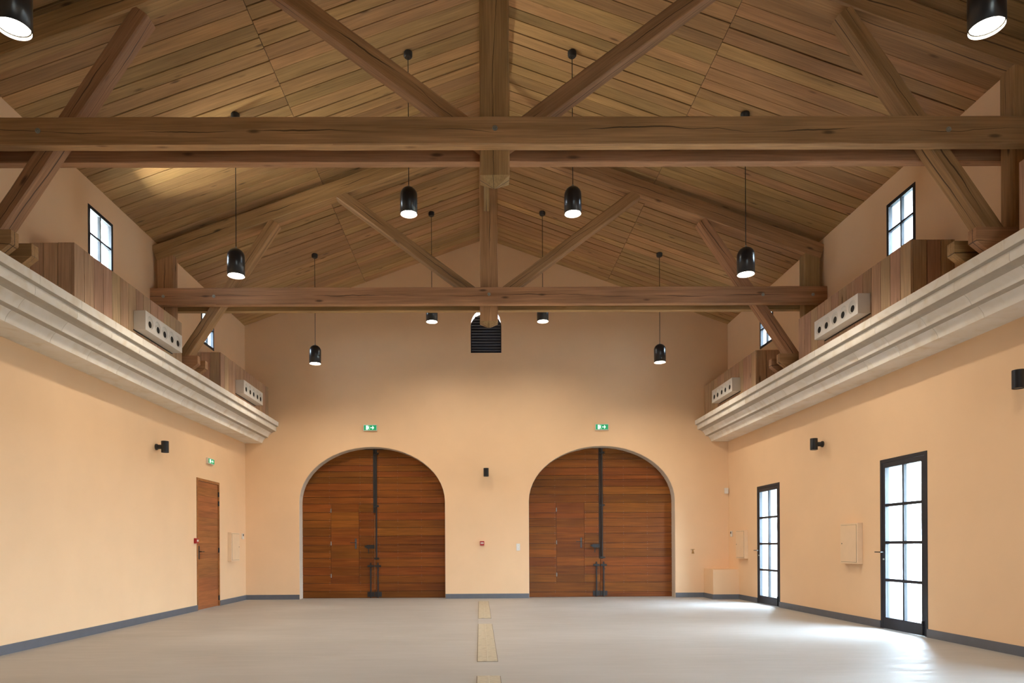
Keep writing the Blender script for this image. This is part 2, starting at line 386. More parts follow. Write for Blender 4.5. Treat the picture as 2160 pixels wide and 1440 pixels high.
# back wall with two arched gateways and the louvred opening
LOUV = (0.166, 0.357, 6.338, 0.36, 5.68)
out = [(XL, 0.0)]
for xc, hw in GATES: out += arch(xc, hw, SPR, RISE, 0.0)
out += [(XR, 0.0), (XR, ZE + 0.1), (XC, ZR + 0.1), (XL, ZE + 0.1)]
wb = plate('wall_back', out, [arch(LOUV[0], LOUV[1], LOUV[2], LOUV[3], LOUV[4], 20)], YB, YB + 0.5, 'y', M['wall'])
tag(wb, 'peach plastered gable wall with two arched gateways', 'wall', kind='structure')
FRONT = [(2.3, 3.33)]  # unseen doorway added behind the viewer to let in fill daylight
out = [(XL, 0.0)]
for a, b in FRONT: out += [(a, 0), (a, FD_H), (b, FD_H), (b, 0)]
out += [(XR, 0.0), (XR, ZE + 0.1), (XC, ZR + 0.1), (XL, ZE + 0.1)]
wf = plate('wall_front', out, [], YF - TW, YF, 'y', M['wall'])
tag(wf, 'peach gable wall behind the viewer with an added open doorway for fill daylight', 'wall', kind='structure')
d0, d1, dh = SIDE_DOOR
ol = [(YF - TW, 0), (d0, 0), (d0, dh), (d1, dh), (d1, 0), (YB + 0.5, 0), (YB + 0.5, ZE + 0.15), (YF - TW, ZE + 0.15)]
wl = plate('wall_left', ol, [rect(a, b, *WZ) for a, b in WIN_L], XL - TW, XL, 'x', M['wall'])
tag(wl, 'peach plastered long wall on the left with wooden door', 'wall', kind='structure')
orr = [(YF - TW, 0)]
for a, b in sorted(FDOORS): orr += [(a, 0), (a, FD_H), (b, FD_H), (b, 0)]
orr += [(YB + 0.5, 0), (YB + 0.5, ZE + 0.15), (YF - TW, ZE + 0.15)]
wr = plate('wall_right', orr, [rect(a, b, *WZ) for a, b in WIN_R], XR, XR + TW, 'x', M['wall'])
tag(wr, 'peach plastered long wall on the right with glazed doors', 'wall', kind='structure')
# baseboards
BH, BT = 0.108, 0.018
def bboard(name, lst, label):
    o = boxes(name, lst, M['base']); tag(o, label, 'baseboard', kind='structure')
gx = [(XL, GATES[0][0] - GATES[0][1]), (GATES[0][0] + GATES[0][1], GATES[1][0] - GATES[1][1]), (GATES[1][0] + GATES[1][1], 5.18)]
bboard('baseboard_back', [(a, b, YB - BT, YB, 0, BH) for a, b in gx], 'grey painted baseboard along the gable wall')
bboard('baseboard_left', [(XL, XL + BT, YF, d0, 0, BH), (XL, XL + BT, d1, YB - BT, 0, BH)], 'grey painted baseboard along the left wall')
ys = [YF] + [v for ab in sorted(FDOORS) for v in ab] + [15.17]
bboard('baseboard_right', [(XR - BT, XR, ys[i], ys[i + 1], 0, BH) for i in range(0, len(ys), 2)], 'grey painted baseboard along the right wall')
# portals for daylight
for a, b in FDOORS: portal('daylight_door', (XR + TW + 0.02, (a + b) / 2, FD_H / 2), b - a, FD_H, (math.pi / 2, 0, math.pi / 2))
for a, b in WIN_R: portal('daylight_window', (XR + TW + 0.02, (a + b) / 2, sum(WZ) / 2), b - a, WZ[1] - WZ[0], (math.pi / 2, 0, math.pi / 2))
for a, b in WIN_L: portal('daylight_window', (XL - TW - 0.02, (a + b) / 2, sum(WZ) / 2), b - a, WZ[1] - WZ[0], (math.pi / 2, 0, -math.pi / 2))
for a, b in FRONT: portal('daylight_fill_doorway', ((a + b) / 2, YF - TW - 0.02, FD_H / 2), b - a, FD_H, (math.pi / 2, 0, 0))

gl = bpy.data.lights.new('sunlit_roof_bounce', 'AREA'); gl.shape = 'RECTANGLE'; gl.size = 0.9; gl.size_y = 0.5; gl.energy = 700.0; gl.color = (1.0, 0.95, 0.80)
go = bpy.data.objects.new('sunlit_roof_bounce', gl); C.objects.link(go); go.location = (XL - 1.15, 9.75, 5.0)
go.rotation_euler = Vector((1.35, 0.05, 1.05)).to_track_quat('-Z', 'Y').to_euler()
# ------------------------------------------------------------------ ceiling: boards on both slopes
NX, NZ = SL / math.hypot(1, SL), 1 / math.hypot(1, SL)
T1, T2 = 0.035, 0.12
V = []
for y in (YF - TW, YB + 0.5):
    V += [(XL - TW - .05, y, roof_z(XL - TW - .05) + T1), (XC, y, ZR + T1 + .002), (XR + TW + .05, y, roof_z(XR + TW + .05) + T1),
          (XR + TW + .05, y, roof_z(XR + TW + .05) + T2), (XC, y, ZR + T2), (XL - TW - .05, y, roof_z(XL - TW - .05) + T2)]
ceil = mesh('ceiling', V, [(0, 1, 7, 6), (1, 2, 8, 7), (2, 3, 9, 8), (3, 4, 10, 9), (4, 5, 11, 10), (5, 0, 6, 11), (0, 5, 4, 1), (1, 4, 3, 2), (6, 7, 10, 11), (7, 8, 9, 10)], M['roofback'], origin=(0, 0, 0))
tag(ceil, 'pitched timber boarded ceiling of wide oak planks', 'ceiling', kind='structure')
def slope_board(name, y0, y1, xa, xb, th, mat, parent, drop=0.0):
    """board lying on the roof slope between xa (eave side) and xb (ridge side)"""
    pa, pb = Vector((xa, 0, roof_z(xa))), Vector((xb, 0, roof_z(xb)))
    ax = (pb - pa); L = ax.length; ax /= L
    nrm = Vector((-ax.z, 0, ax.x));  nrm = nrm if nrm.z > 0 else -nrm
    ctr = (pa + pb) / 2 + nrm * (th / 2 + drop) + Vector((0, (y0 + y1) / 2, 0))
    h = (y1 - y0) / 2; e = 0.003
    V = []
    for x in (-L / 2, L / 2):
        V += [(x, -h + e, -th / 2), (x, h - e, -th / 2), (x, h, -th / 2 + e), (x, h, th / 2), (x, -h, th / 2), (x, -h, -th / 2 + e)]
    Fc = [(5, 4, 3, 2, 1, 0), (6, 7, 8, 9, 10, 11)] + [(k, (k + 1) % 6, (k + 1) % 6 + 6, k + 6) for k in range(6)]
    me = bpy.data.meshes.new(name); me.from_pydata(V, [], Fc); me.materials.append(mat)
    bm = bmesh.new(); bm.from_mesh(me); bmesh.ops.recalc_face_normals(bm, faces=bm.faces[:]); bm.to_mesh(me); bm.free(); me.update()
    o = bpy.data.objects.new(name, me); place(o, ctr, parent)
    side = Vector((0, 1, 0)); zz = ax.cross(side)
    o.rotation_mode = 'QUATERNION'; o.rotation_quaternion = Matrix((ax, side, zz)).transposed().to_quaternion()
    return o
XML, XMR = (XL + XC) / 2, (XR + XC) / 2
for xa, xb in ((XL, XML - .003), (XML + .003, XC - .002), (XR, XMR + .003), (XMR - .003, XC + .002)):
    y = YB - 0.004
    while y > 3.2:
        wd = random.choice((0.165, 0.185, 0.2, 0.2, 0.215, 0.235)); gap = random.choice((0.006, 0.008, 0.010, 0.013, 0.017, 0.022))
        slope_board('plank', y - wd, y, xa, xb, 0.028, M['ceil'], ceil, random.uniform(0, 0.004))
        y -= wd + gap
# plain boarding overhead, behind the viewer's frame
for xa, xb in ((XL, XC - .002), (XR, XC + .002)):
    slope_board('boarding', YF, y, xa, xb, 0.03, M['ceil'], ceil)
rb = timber('ridge_beam', (XC - .01, 2.0, ZR - 0.14), (XC - .01, YB, ZR - 0.14), 0.2, 0.12, M['beam'], ceil, up=(1, 0, 0))

# ------------------------------------------------------------------ roof trusses
KX = 0.170
def bolt(p, parent):
    q = lathe('bolt', [(0.0, -0.020), (0.013, -0.020), (0.015, -0.014), (0.015, -0.005), (0.027, -0.005), (0.027, 0.0)], p, M['steel'], parent, 12, 'y', smooth=False)
    return q
def truss(y0, label):
    g = 0.20; t = 0.11
    yf0, yf1 = y0, y0 + t; ym0, ym1 = yf1, yf1 + g; yb0, yb1 = ym1, ym1 + t; ym = (ym0 + ym1) / 2
    T = thing('roof_truss', (KX, ym, 4.1), label, 'truss', 'oak roof trusses')
    zt0, zt1 = 5.20, 5.478; zc = (zt0 + zt1) / 2
    for (a, b) in ((yf0, yf1), (yb0, yb1)):
        tb = timber('tie_beam', (XL + .004, (a + b) / 2, zc), (XR - .004, (a + b) / 2, zc), zt1 - zt0, t, M['beam'], T, jitter=0.004, ch=0.006)
        tb.data.materials.append(M['beam_lit'])
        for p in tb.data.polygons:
            if p.normal.z < -0.8: p.material_index = 1  # undersides take the oak with bounce light painted in
    dm = g - 0.004
    # king post with pointed pendant foot
    hw = 0.150; zk0, zk1 = 4.955, ZR - .20
    kp = timber('king_post', (KX, ym, zk0), (KX, ym, zk1), 2 * hw, dm, M['beam'], T, jitter=0.002)
    V = [(KX - hw, ym - dm / 2, zk0), (KX + hw, ym - dm / 2, zk0), (KX + hw, ym + dm / 2, zk0), (KX - hw, ym + dm / 2, zk0), (KX, ym, 4.862)]
    tip = mesh('pendant_tip', V, [(0, 1, 2, 3), (1, 0, 4), (2, 1, 4), (3, 2, 4), (0, 3, 4)], M['beam'], T)
    for v in tip.data.vertices: v.co = (v.co.z, v.co.y, -v.co.x)
    tip.rotation_euler = (0, -math.pi / 2, 0)
    for s in (-1, 1):
        wall_x = XL if s < 0 else XR
        # principal rafter, a little below the boards
        def rz(x): return roof_z(x) - 0.085 - 0.145
        xo, xi = wall_x - s * 0.02, KX + s * (hw + .002)
        timber('principal_rafter', (xo, ym, rz(xo)), (xi, ym, rz(xi)), 0.265, dm, M['beam'], T)
        # inner strut king post -> rafter
        sx = lambda z: KX + s * (0.243 + (z - 5.537) / 0.74)          # upper edge
        th = 0.17; off = th / 2; nx, nz = s * 0.595, -0.804             # down / outward
        a = Vector((sx(5.36), ym, 5.36)) + Vector((nx, 0, nz)) * off
        xtop = KX + s * 2.54; b = Vector((sx(7.16), ym, 7.16)) + Vector((nx, 0, nz)) * off
        timber('strut', a, b, th, dm - .01, M['beam'], T)
        # outer brace through the clasped tie beams down to the wall bracket
        bx_ = lambda z: KX + s * (4.443 - (z - 5.5) / 1.468)           # upper / outer edge
        nx, nz = -s * 0.826, -0.563; off = 0.085
        a = Vector((bx_(4.22), ym, 4.22)) + Vector((nx, 0, nz)) * off
        b = Vector((bx_(6.68), ym, 6.68)) + Vector((nx, 0, nz)) * off
        timber('brace', a, b, 0.17, dm - .01, M['beam'], T)
        # wall post
        xp = (5.58 if s > 0 else -5.215)
        timber('wall_post', (xp, ym, 4.10), (xp, ym, roof_z(xp) - .30), 0.27, dm - .006, M['beam'], T)
        # pair of bracket beams with cut ends
        for (ya, yb_) in ((yf0, yf1), (yb0, yb1)):
            xe = KX + s * 4.80; x2 = xe + s * 0.15
            poly = [(wall_x - s * .004, 4.10), (xe + s * 0.17, 4.10), (xe, 4.235), (xe, 4.365), (wall_x - s * .004, 4.365)]
            o = prism('bracket_beam', poly, 'y', ya, yb_, M['beam'], T)
        bolt((KX + s * 4.53, yf0, zc), T)
        bolt((xp, yf0, 4.25), T)
        bolt((KX + s * 5.36, yf0, zc), T)
    bolt((KX, yf0, zc + .02), T)
    # brace up to the ridge along the hall
    timber('ridge_brace', (KX - .03, ym0 + .01, 6.80), (KX - .03, ym0 - 1.15, ZR - .26), 0.10, 0.09, M['beam'], T, up=(1, 0, 0))
    return T
truss(6.79, 'oak roof truss with clasped tie beams nearest the viewer, spanning the frame')
truss(11.26, 'oak roof truss further back, closest to the gable wall')

# ------------------------------------------------------------------ stone cornices
PROF = [(0.0, 3.607), (0.395, 3.607), (0.400, 3.63), (0.409, 3.655), (0.426, 3.682), (0.446, 3.708), (0.470, 3.728), (0.495, 3.738), (0.532, 3.744),
        (0.541, 3.765), (0.556, 3.79), (0.580, 3.82), (0.610, 3.848), (0.645, 3.868), (0.680, 3.879), (0.709, 3.885), (0.718, 3.905), (0.718, 3.985),
        (0.730, 3.990), (0.768, 3.997), (0.770, 4.094), (0.0, 4.094)]
def smooth(o, ang=0.62):
    bm = bmesh.new(); bm.from_mesh(o.data)
    for f in bm.faces: f.smooth = len(f.verts) == 4
    for e in bm.edges: e.smooth = len(e.link_faces) == 2 and e.calc_face_angle(0) < ang
    bm.to_mesh(o.data); bm.free(); return o
def cornice(name, s, label):
    wx = XL if s > 0 else XR
    core = [(wx + s * max(0, d - 0.006 if d > 0 else 0), z + (0.004 if z < 3.7 else -0.004)) for d, z in PROF]
    o = prism(name, core, 'y', YF, YB, M['mortar'], origin=(wx, 0, 3.6)); tag(o, label, 'cornice', kind='structure')
    y = YB
    while y > -1.0:
        L = random.uniform(0.66, 0.76)
        smooth(prism('stone_block', [(wx + s * d, z) for d, z in PROF], 'y', y - L + .005, y, M['stone'], o))
        y -= L
    prism('stone_block', [(wx + s * d, z) for d, z in PROF], 'y', YF, y - .004, M['stone'], o)
cornice('trim_1', 1, 'moulded cream limestone cornice along the left wall')
cornice('trim_2', -1, 'moulded cream limestone cornice along the right wall')

# ------------------------------------------------------------------ planked duct casings and air diffusers on the cornices
def casing(s, y0, y1, label, ends=True):
    wx = XL if s > 0 else XR; fx = wx + s * 0.54; z0, z1 = 4.094, 4.885; t = 0.028
    o = thing('duct_casing', (wx + s * .27, (y0 + y1) / 2, z0), label, 'casing', 'planked duct casings')
    n = round((y1 - y0) / 0.208); p = (y1 - y0) / n
    def vplank(xa, xb, ya, yb):
        q = box('plank', xa, xb, ya, yb, z0, z1 + random.uniform(-.003, .003), M['case'], o)
        # local X must follow the grain (vertical)
        for v in q.data.vertices: v.co = (v.co.z, v.co.y, -v.co.x)
        q.rotation_euler = (0, -math.pi / 2, 0)
        return q
    for k in range(n):
        xa, xb = sorted((fx, fx - s * t)); vplank(xa, xb, y0 + k * p + .0045, y0 + (k + 1) * p - .0045)
    for yy in ((y0, y1) if y1 < YB - .1 else (y0,)):
        m = 3; q = (0.54 - t) / m
        for k in range(m):
            xa, xb = sorted((wx + s * (k * q + .0045), wx + s * ((k + 1) * q - .0045)))
            vplank(xa, xb, *((yy + .002, yy + t) if yy == y0 else (yy - t, yy - .002)))
    xa, xb = sorted((wx + s * .003, wx + s * (0.54 - t - .004)))
    box('top_board', xa, xb, y0 + t + .003, (y1 - t - .003) if y1 < YB - .1 else y1 - .003, z1 - .04, z1 - .012, M['case'], o)
    xa, xb = sorted((wx + s * .1, fx - s * (t + .006)))
    box('dark_core', xa, xb, y0 + t + .004, y1 - t - .004, z0, z1 - .05, M['gateback'], o)
casing(1, 8.25, 11.22, 'long planked casing on the left cornice, in front of the far truss')
casing(1, 12.89, YB - .003, 'long planked casing on the left cornice, in the corner by the gable wall')
casing(-1, 8.23, 11.14, 'long planked casing on the right cornice, in front of the far truss')
casing(-1, 12.87, YB - .003, 'long planked casing on the right cornice, in the corner by the gable wall')
casing(1, 3.68, 6.59, 'planked casing on the left cornice beyond the left edge, before the near truss')
casing(-1, 3.66, 6.575, 'planked casing on the right cornice at the frame edge, before the near truss')
def diffuser(s, y0, label):
    wx = XL if s > 0 else XR; bx = wx + s * 0.543; fx = wx + s * 0.71; y1 = y0 + 1.18; z0, z1 = 4.285, 4.555; t = 0.006
    o = thing('air_diffuser', (bx, (y0 + y1) / 2, z0), label, 'air diffuser', 'white air diffusers with five round nozzles')
    def circ(c, z, r, n=24): return [(c + r * math.cos(2 * math.pi * k / n), z + r * math.sin(2 * math.pi * k / n)) for k in range(n)]
    R0 = 0.092; zc = (z0 + z1) / 2; pitch = (y1 - y0 - .06) / 5
    cs = [y0 + .03 + pitch * (k + .5) for k in range(5)]
    plate('face_plate', rect(y0, y1, z0, z1), [circ(c, zc, R0) for c in cs], fx - s * t, fx, 'x', M['white'], o)
    xa, xb = sorted((bx, fx - s * t))
    boxes('housing', [(xa, xb, y0, y1, z0, z0 + t), (xa, xb, y0, y1, z1 - t, z1), (xa, xb, y0, y0 + t, z0 + t, z1 - t), (xa, xb, y1 - t, y1, z0 + t, z1 - t), (min(bx, bx + s * .008), max(bx, bx + s * .008), y0 + t, y1 - t, z0 + t, z1 - t)], M['white'], o)
    xa, xb = sorted((bx - s * .002, bx + s * .012))
    boxes('mount_flange', [(xa, xb, y0 - .012, y1 + .012, z0 - .012, z0 - .001)], M['black'], o)
    tilt = [-0.012, 0.012, -0.004, 0.014, -0.006]
    for c, dv in zip(cs, tilt):
        # spherical bowl with an aimable eyeball jet
        prof = [(R0, 0.0)] + [(R0 * math.cos(a), -s * 0.062 * math.sin(a)) for a in [math.pi / 2 * k / 8 for k in range(1, 7)]]
        nz = shell('nozzle', prof, (fx - s * .003, c, zc), M['white'], o, 24, 'x')
        yo, zo = dv, -0.028
        ring = shell('jet_ring', [(0.066, -s * .055), (0.064, -s * .02), (0.056, s * .004), (0.047, s * .006), (0.045, -s * .02)], (fx - s * .006, c + yo, zc + zo), M['white'], nz, 24, 'x')
        lathe('bore', [(0.0, s * .004), (0.047, s * .004), (0.047, -s * .012), (0.0, -s * .012)], (fx - s * .004, c + yo, zc + zo), M['hole'], nz, 24, 'x', smooth=False)
diffuser(1, 9.655, 'white five-nozzle air diffuser on the left casing before the far truss')
diffuser(1, 13.67, 'white five-nozzle air diffuser on the left casing in the gable corner')
diffuser(-1, 9.085, 'white five-nozzle air diffuser on the right casing before the far truss')
diffuser(-1, 13.63, 'white five-nozzle air diffuser on the right casing in the gable corner')

# ------------------------------------------------------------------ arched gates
def half_w(hw, z):
    if z <= SPR: return hw
    q = (z - SPR) / RISE
    return hw * math.sqrt(max(0.0, 1 - q * q))
LINES = [[0.0, .165, .35, .535, .73, .94, 1.085, 1.25, 1.46, 1.65, 1.83, 2.02, 2.22, 2.37, 2.53, 2.70, 2.84, 2.98, 3.12, 3.30, 3.53],
         [0.0, .124, .35, .536, .73, .94, 1.135, 1.27, 1.50, 1.66, 1.856, 1.985, 2.22, 2.41, 2.60, 2.77, 2.865, 3.05, 3.24, 3.37, 3.53]]
def gate(name, gi, label, wick, seam):
    xc, hw0 = GATES[gi]; hw = hw0 - 0.004; y0 = 16.08; th = 0.03
    o = thing(name, (xc, y0, 0), label, 'gate', kind='structure')
    z00 = 0.002
    def piece(parent, xa, xb, za, zb, y, clip=True):
        """one board, clipped by the arch"""
        zs = [za, zb] if zb <= SPR or not clip else [za + (zb - za) * k / 5 for k in range(6)]
        Lp, Rp = [], []
        for z in zs:
            h = half_w(hw, z) if clip else 99
            l_, r_ = max(xa, xc - h), min(xb, xc + h)
            if r_ - l_ < 0.004: break
            Lp.append((l_, z)); Rp.append((r_, z))
        if len(Lp) < 2: return
        return prism('plank', Lp[::-1] + Rp, 'y', y, y + th, M['gate'], parent)
    wz0, wz1 = 0.35, 2.225; wx0, wx1 = wick; e = 0.0038
    lines = LINES[gi]
    for side in (0, 1):
        xa, xb = (xc - hw, seam - .004) if side == 0 else (seam + .004, xc + hw)
        # backing of the leaf, slightly smaller
        pts = []
        zs = [z00] + [SPR * k / 2 for k in (1, 2)] + [SPR + RISE * math.sin(math.pi / 2 * k / 14) for k in range(1, 14)]
        A, B = [], []
        for z in zs:
            h = half_w(hw, z) - .004; l_, r_ = max(xa, xc - h), min(xb, xc + h)
            if r_ - l_ > .01: A.append((l_, z)); B.append((r_, z))
        leaf = prism('leaf', A[::-1] + B, 'y', y0 + th + .001, y0 + th + .05, M['gateback'], o)
        for za, zb in zip(lines[:-1], lines[1:]):
            za = max(za, z00); a2, b2 = za + e, zb - e
            if side == 0 and zb <= wz1 + .01 and za >= wz0 - .01:
                piece(leaf, xa, wx0 - .003, a2, b2, y0); piece(leaf, wx1 + .003, xb, a2, b2, y0)
            else: piece(leaf, xa, xb, a2, b2, y0)
    # wicket door
    wd = box('wicket_door', wx0, wx1, y0 + th - .012, y0 + th - .002, wz0 + .004, wz1 - .004, M['gateback'], o)
    wl_ = [z for z in lines if wz0 - .01 <= z <= wz1 + .01]
    for za, zb in zip(wl_[:-1], wl_[1:]):
        piece(wd, wx0 + .002, wx1 - .002, za + .0015, zb - .0015, y0 - .004 if gi else y0 - .002)
    for hz in (2.06, 1.29, 0.53):
        lathe('hinge', [(0.0, -.045), (0.011, -.045), (0.011, .045), (0.0, .045)], (wx0, y0 - .008, hz), M['steel'], wd, 10)
    hx = wx1 - .075
    pl = box('handle_plate', hx - .02, hx + .02, y0 - .012, y0 - .005, 1.16, 1.40, M['iron'], wd, bevel=.003)
    boxes('lever', [(hx - .008, hx + .008, y0 - .05, y0 - .012, 1.296, 1.312), (hx - .125, hx + .008, y0 - .055, y0 - .04, 1.296, 1.312)], M['black'], wd)
    # pale rebate strip in the seam
    box('seam_strip', seam - .0055, seam + .0035, y0 + .012, y0 + .03, .2 if gi == 0 else 1.0, 1.95 if gi == 0 else 2.2, M['strip'] if gi == 0 else M['gateback'], o)
    plate('back_board', arch(xc, hw0 + .002, SPR, RISE + .002, .001), [], y0 + .09, y0 + .11, 'y', M['gateback'], o)
    # espagnolette rod and its guides
    rx = seam + .045
    ztop = SPR + RISE * math.sqrt(max(0, 1 - ((rx - xc) / hw) ** 2)) - .02
    rod = box('bolt_rod', rx - .015, rx + .015, y0 - .036, y0 - .008, .90, ztop, M['black'], o, bevel=.004)
    box('cover_strip', seam - .030, seam + .022, y0 - .008, y0 - .001, 2.0 if gi == 0 else .905, ztop + .01, M['gateback'] if gi else M['black'], o)
    for gz in (.93, 2.16, ztop - .1):
        boxes('rod_guide', [(rx - .055, rx + .055, y0 - .046, y0 - .001, gz - .02, gz + .02), (rx + .03, rx + .06, y0 - .07, y0 - .046, gz - .012, gz + .012)], M['black'], rod)
    # rim lock
    lx = seam - .10
    lk = prism('rim_lock', [(lx - .115, 1.215), (lx - .08, 1.165), (lx + .09, 1.160), (lx + .095, 1.245), (lx - .07, 1.250)], 'y', y0 - .06, y0 - .002, M['black'], o)
    boxes('lock_latch', [(lx - .045, lx - .028, y0 - .07, y0 - .05, 1.05, 1.17), (lx - .13, lx - .1, y0 - .05, y0 - .01, 1.19, 1.235)], M['black'], lk)
    # pair of foot bolts
    for k, bx in enumerate((seam - .095, seam + .075)):
        fb = box('foot_bolt', bx - .014, bx + .014, y0 - .04, y0 - .012, .006, .83, M['black'], o, bevel=.003)
        boxes('bolt_guide', [(bx - .07, bx + .07, y0 - .052, y0 - .002, .735, .775), (bx + .012, bx + .035, y0 - .07, y0 - .04, .655, .67)], M['black'], fb)
    boxes('floor_plate', [(seam - .175, seam - .012, y0 - .012, y0 - .001, .03, .145), (seam + .0, seam + .16, y0 - .012, y0 - .001, .03, .145)], M['black'], o)
    # rows of screw heads
    V, Fc = [], []
    for cx in (wx0 - .035, wx1 + .03, seam - .06, seam + .115, xc + hw * .33, xc + hw * .66):
        for z in lines[1:-1]:
            for dz in (-.022, .022):
                if abs(cx - xc) < half_w(hw, z + .03) - .05:
                    k = len(V); r = 0.0045
                    V += [(cx - r, y0 - .003, z + dz), (cx, y0 - .003, z + dz - r), (cx + r, y0 - .003, z + dz), (cx, y0 - .003, z + dz + r), (cx - r, y0 + .001, z + dz), (cx, y0 + .001, z + dz - r), (cx + r, y0 + .001, z + dz), (cx, y0 + .001, z + dz + r)]
                    Fc += [(k, k + 1, k + 2, k + 3)] + [(k + i, k + 4 + i, k + 4 + (i + 1) % 4, k + (i + 1) % 4) for i in range(4)]
    sc = mesh('screw_heads', V, Fc, M['steel'], o); sc['kind'] = 'stuff'
    return o
gate('door_1', 0, 'arched double gate of dark varnished boards, left of the two gateways', (-3.50, -2.845), -2.475)
gate('door_2', 1, 'arched double gate of orange varnished boards, right of the two gateways', (1.806, 2.46), 2.835)
# pale rendered lining of the two gateways
for k, (xc, hw) in enumerate(GATES):
    pa = arch(xc, hw + .001, SPR, RISE + .001, 0.0); pb = arch(xc, hw - .006, SPR, RISE - .006, 0.0)
    n = len(pa); V, Fc = [], []
    for y in (YB + .012, YB + .279):
        V += [(p[0], y, p[1]) for p in pa] + [(p[0], y, p[1]) for p in pb]
    for i in range(n - 1):
        Fc += [(n + i, n + i + 1, 3 * n + i + 1, 3 * n + i), (i, i + 1, n + i + 1, n + i), (2 * n + i, 3 * n + i, 3 * n + i + 1, 2 * n + i + 1)]
    t = mesh('trim_%d' % (3 + k), V, Fc, M['reveal']); tag(t, 'pale rendered lining of the %s arched gateway' % ('left', 'right')[k], 'reveal', kind='structure')
# ground stop behind the gates (daylight is kept out by the leaves)

# ------------------------------------------------------------------ wooden side door in the left wall
sd = thing('door_3', (XL, (d0 + d1) / 2, 0), 'narrow reddish wooden door of horizontal boards in the left wall', 'door', kind='structure')
boxes('door_frame', [(XL - .10, XL + .012, d0 + .002, d0 + .05, 0.004, dh), (XL - .10, XL + .012, d1 - .05, d1 - .002, 0.004, dh - .05), (XL - .10, XL + .012, d0 + .05, d1 - .002, dh - .05, dh - .002)], M['sidedoor'], sd)
lf = box('leaf', XL - .06, XL - .032, d0 + .054, d1 - .054, .006, dh - .055, M['gateback'], sd)
sl = [0.006, .35, .617, .785, .995, 1.075, 1.285, 1.42, 1.54, 1.65, 1.80, 1.91, 2.10, 2.22, 2.39, dh - .055]
for za, zb in zip(sl[:-1], sl[1:]):
    q = box('plank', XL - .032, XL - .006, d0 + .056, d1 - .056, za + .0015, zb - .0015, M['sidedoor'], lf)
    for v in q.data.vertices: v.co = (v.co.y, -v.co.x, v.co.z)
    q.rotation_euler = (0, 0, math.pi / 2)
for hz in (2.30, 2.11, 1.15, .17): box('hinge', XL - .002, XL + .022, d1 - .066, d1 - .036, hz - .05, hz + .05, M['black'], sd, bevel=.004)
box('handle_plate', XL - .004, XL + .006, d0 + .085, d0 + .125, .98, 1.24, M['black'], sd, bevel=.003)
boxes('lever', [(XL + .006, XL + .05, d0 + .097, d0 + .113, 1.12, 1.136), (XL + .038, XL + .054, d0 + .097, d0 + .24, 1.12, 1.136)], M['black'], sd)

# ------------------------------------------------------------------ glazed doors in the right wall
def french(name, y0, y1, label):
    o = thing(name, (XR, (y0 + y1) / 2, 0), label, 'glass door', kind='structure')
    xa, xb = XR - .008, XR + .06
    z1 = FD_H
    boxes('door_frame', [(xa, xb, y0 + .002, y0 + .05, .003, z1 - .002), (xa, xb, y1 - .05, y1 - .002, .003, z1 - .002), (xa, xb, y0 + .05, y1 - .05, z1 - .052, z1 - .002)], M['frame'], o)
    boxes('jamb_lining', [(xb + .002, XR + TW, y0 + .001, y0 + .013, .002, z1 - .014), (xb + .002, XR + TW, y1 - .013, y1 - .001, .002, z1 - .014), (xb + .002, XR + TW, y0 + .001, y1 - .001, z1 - .013, z1 - .001)], M['lining'], o)
    lf = boxes('leaf', [(xa + .004, xb - .004, y0 + .052, y0 + .118, .008, z1 - .056), (xa + .004, xb - .004, y1 - .118, y1 - .052, .008, z1 - .056),
                        (xa + .004, xb - .004, y0 + .118, y1 - .118, z1 - .122, z1 - .056), (xa + .004, xb - .004, y0 + .118, y1 - .118, .008, .165)], M['frame'], o)
    ga, gb, gz0, gz1 = y0 + .118, y1 - .118, .165, z1 - .122
    ym = (ga + gb) / 2; mw = .018
    hz = [gz0 + (gz1 - gz0) * k / 4 for k in range(5)]
    box('glazing_bar', xa + .012, xb - .012, ym - mw, ym + mw, gz0, gz1, M['frame'], lf)
    for z in hz[1:-1]:
        for a, b in ((ga, ym - mw), (ym + mw, gb)): box('glazing_bar', xa + .012, xb - .012, a, b, z - .02, z + .02, M['frame'], lf)
    for k in range(4):
        for a, b in ((ga, ym - mw), (ym + mw, gb)):
            za, zb = hz[k] + (.02 if k else 0), hz[k + 1] - (.02 if k < 3 else 0)
            box('pane', XR + .024, XR + .030, a, b, za, zb, M['glass'], lf)
    boxes('lever', [(xa - .05, xa + .004, y1 - .092, y1 - .078, 1.085, 1.099), (xa - .055, xa - .040, y1 - .088, y1 + .05, 1.085, 1.099)], M['black'], lf)
    lathe('lock_cylinder', [(0.0, -.012), (0.014, -.012), (0.016, .004), (0.0, .004)], (xa, y1 - .085, .99), M['steel'], lf, 12, 'x', smooth=False)
    boxes('foot_bolt', [(xa - .018, xa + .004, y0 + .075, y0 + .095, .02, .20), (xa - .022, xa + .004, y0 + .068, y0 + .102, .11, .13)], M['black'], lf)
french('door_4', *FDOORS[0], 'tall black-framed glass door with eight panes, nearest the viewer')
french('door_5', *FDOORS[1], 'tall black-framed glass door with eight panes, near the gable wall')
french('door_6', *FDOORS[2], 'tall black-framed glass door with eight panes, beyond the right edge of the view')
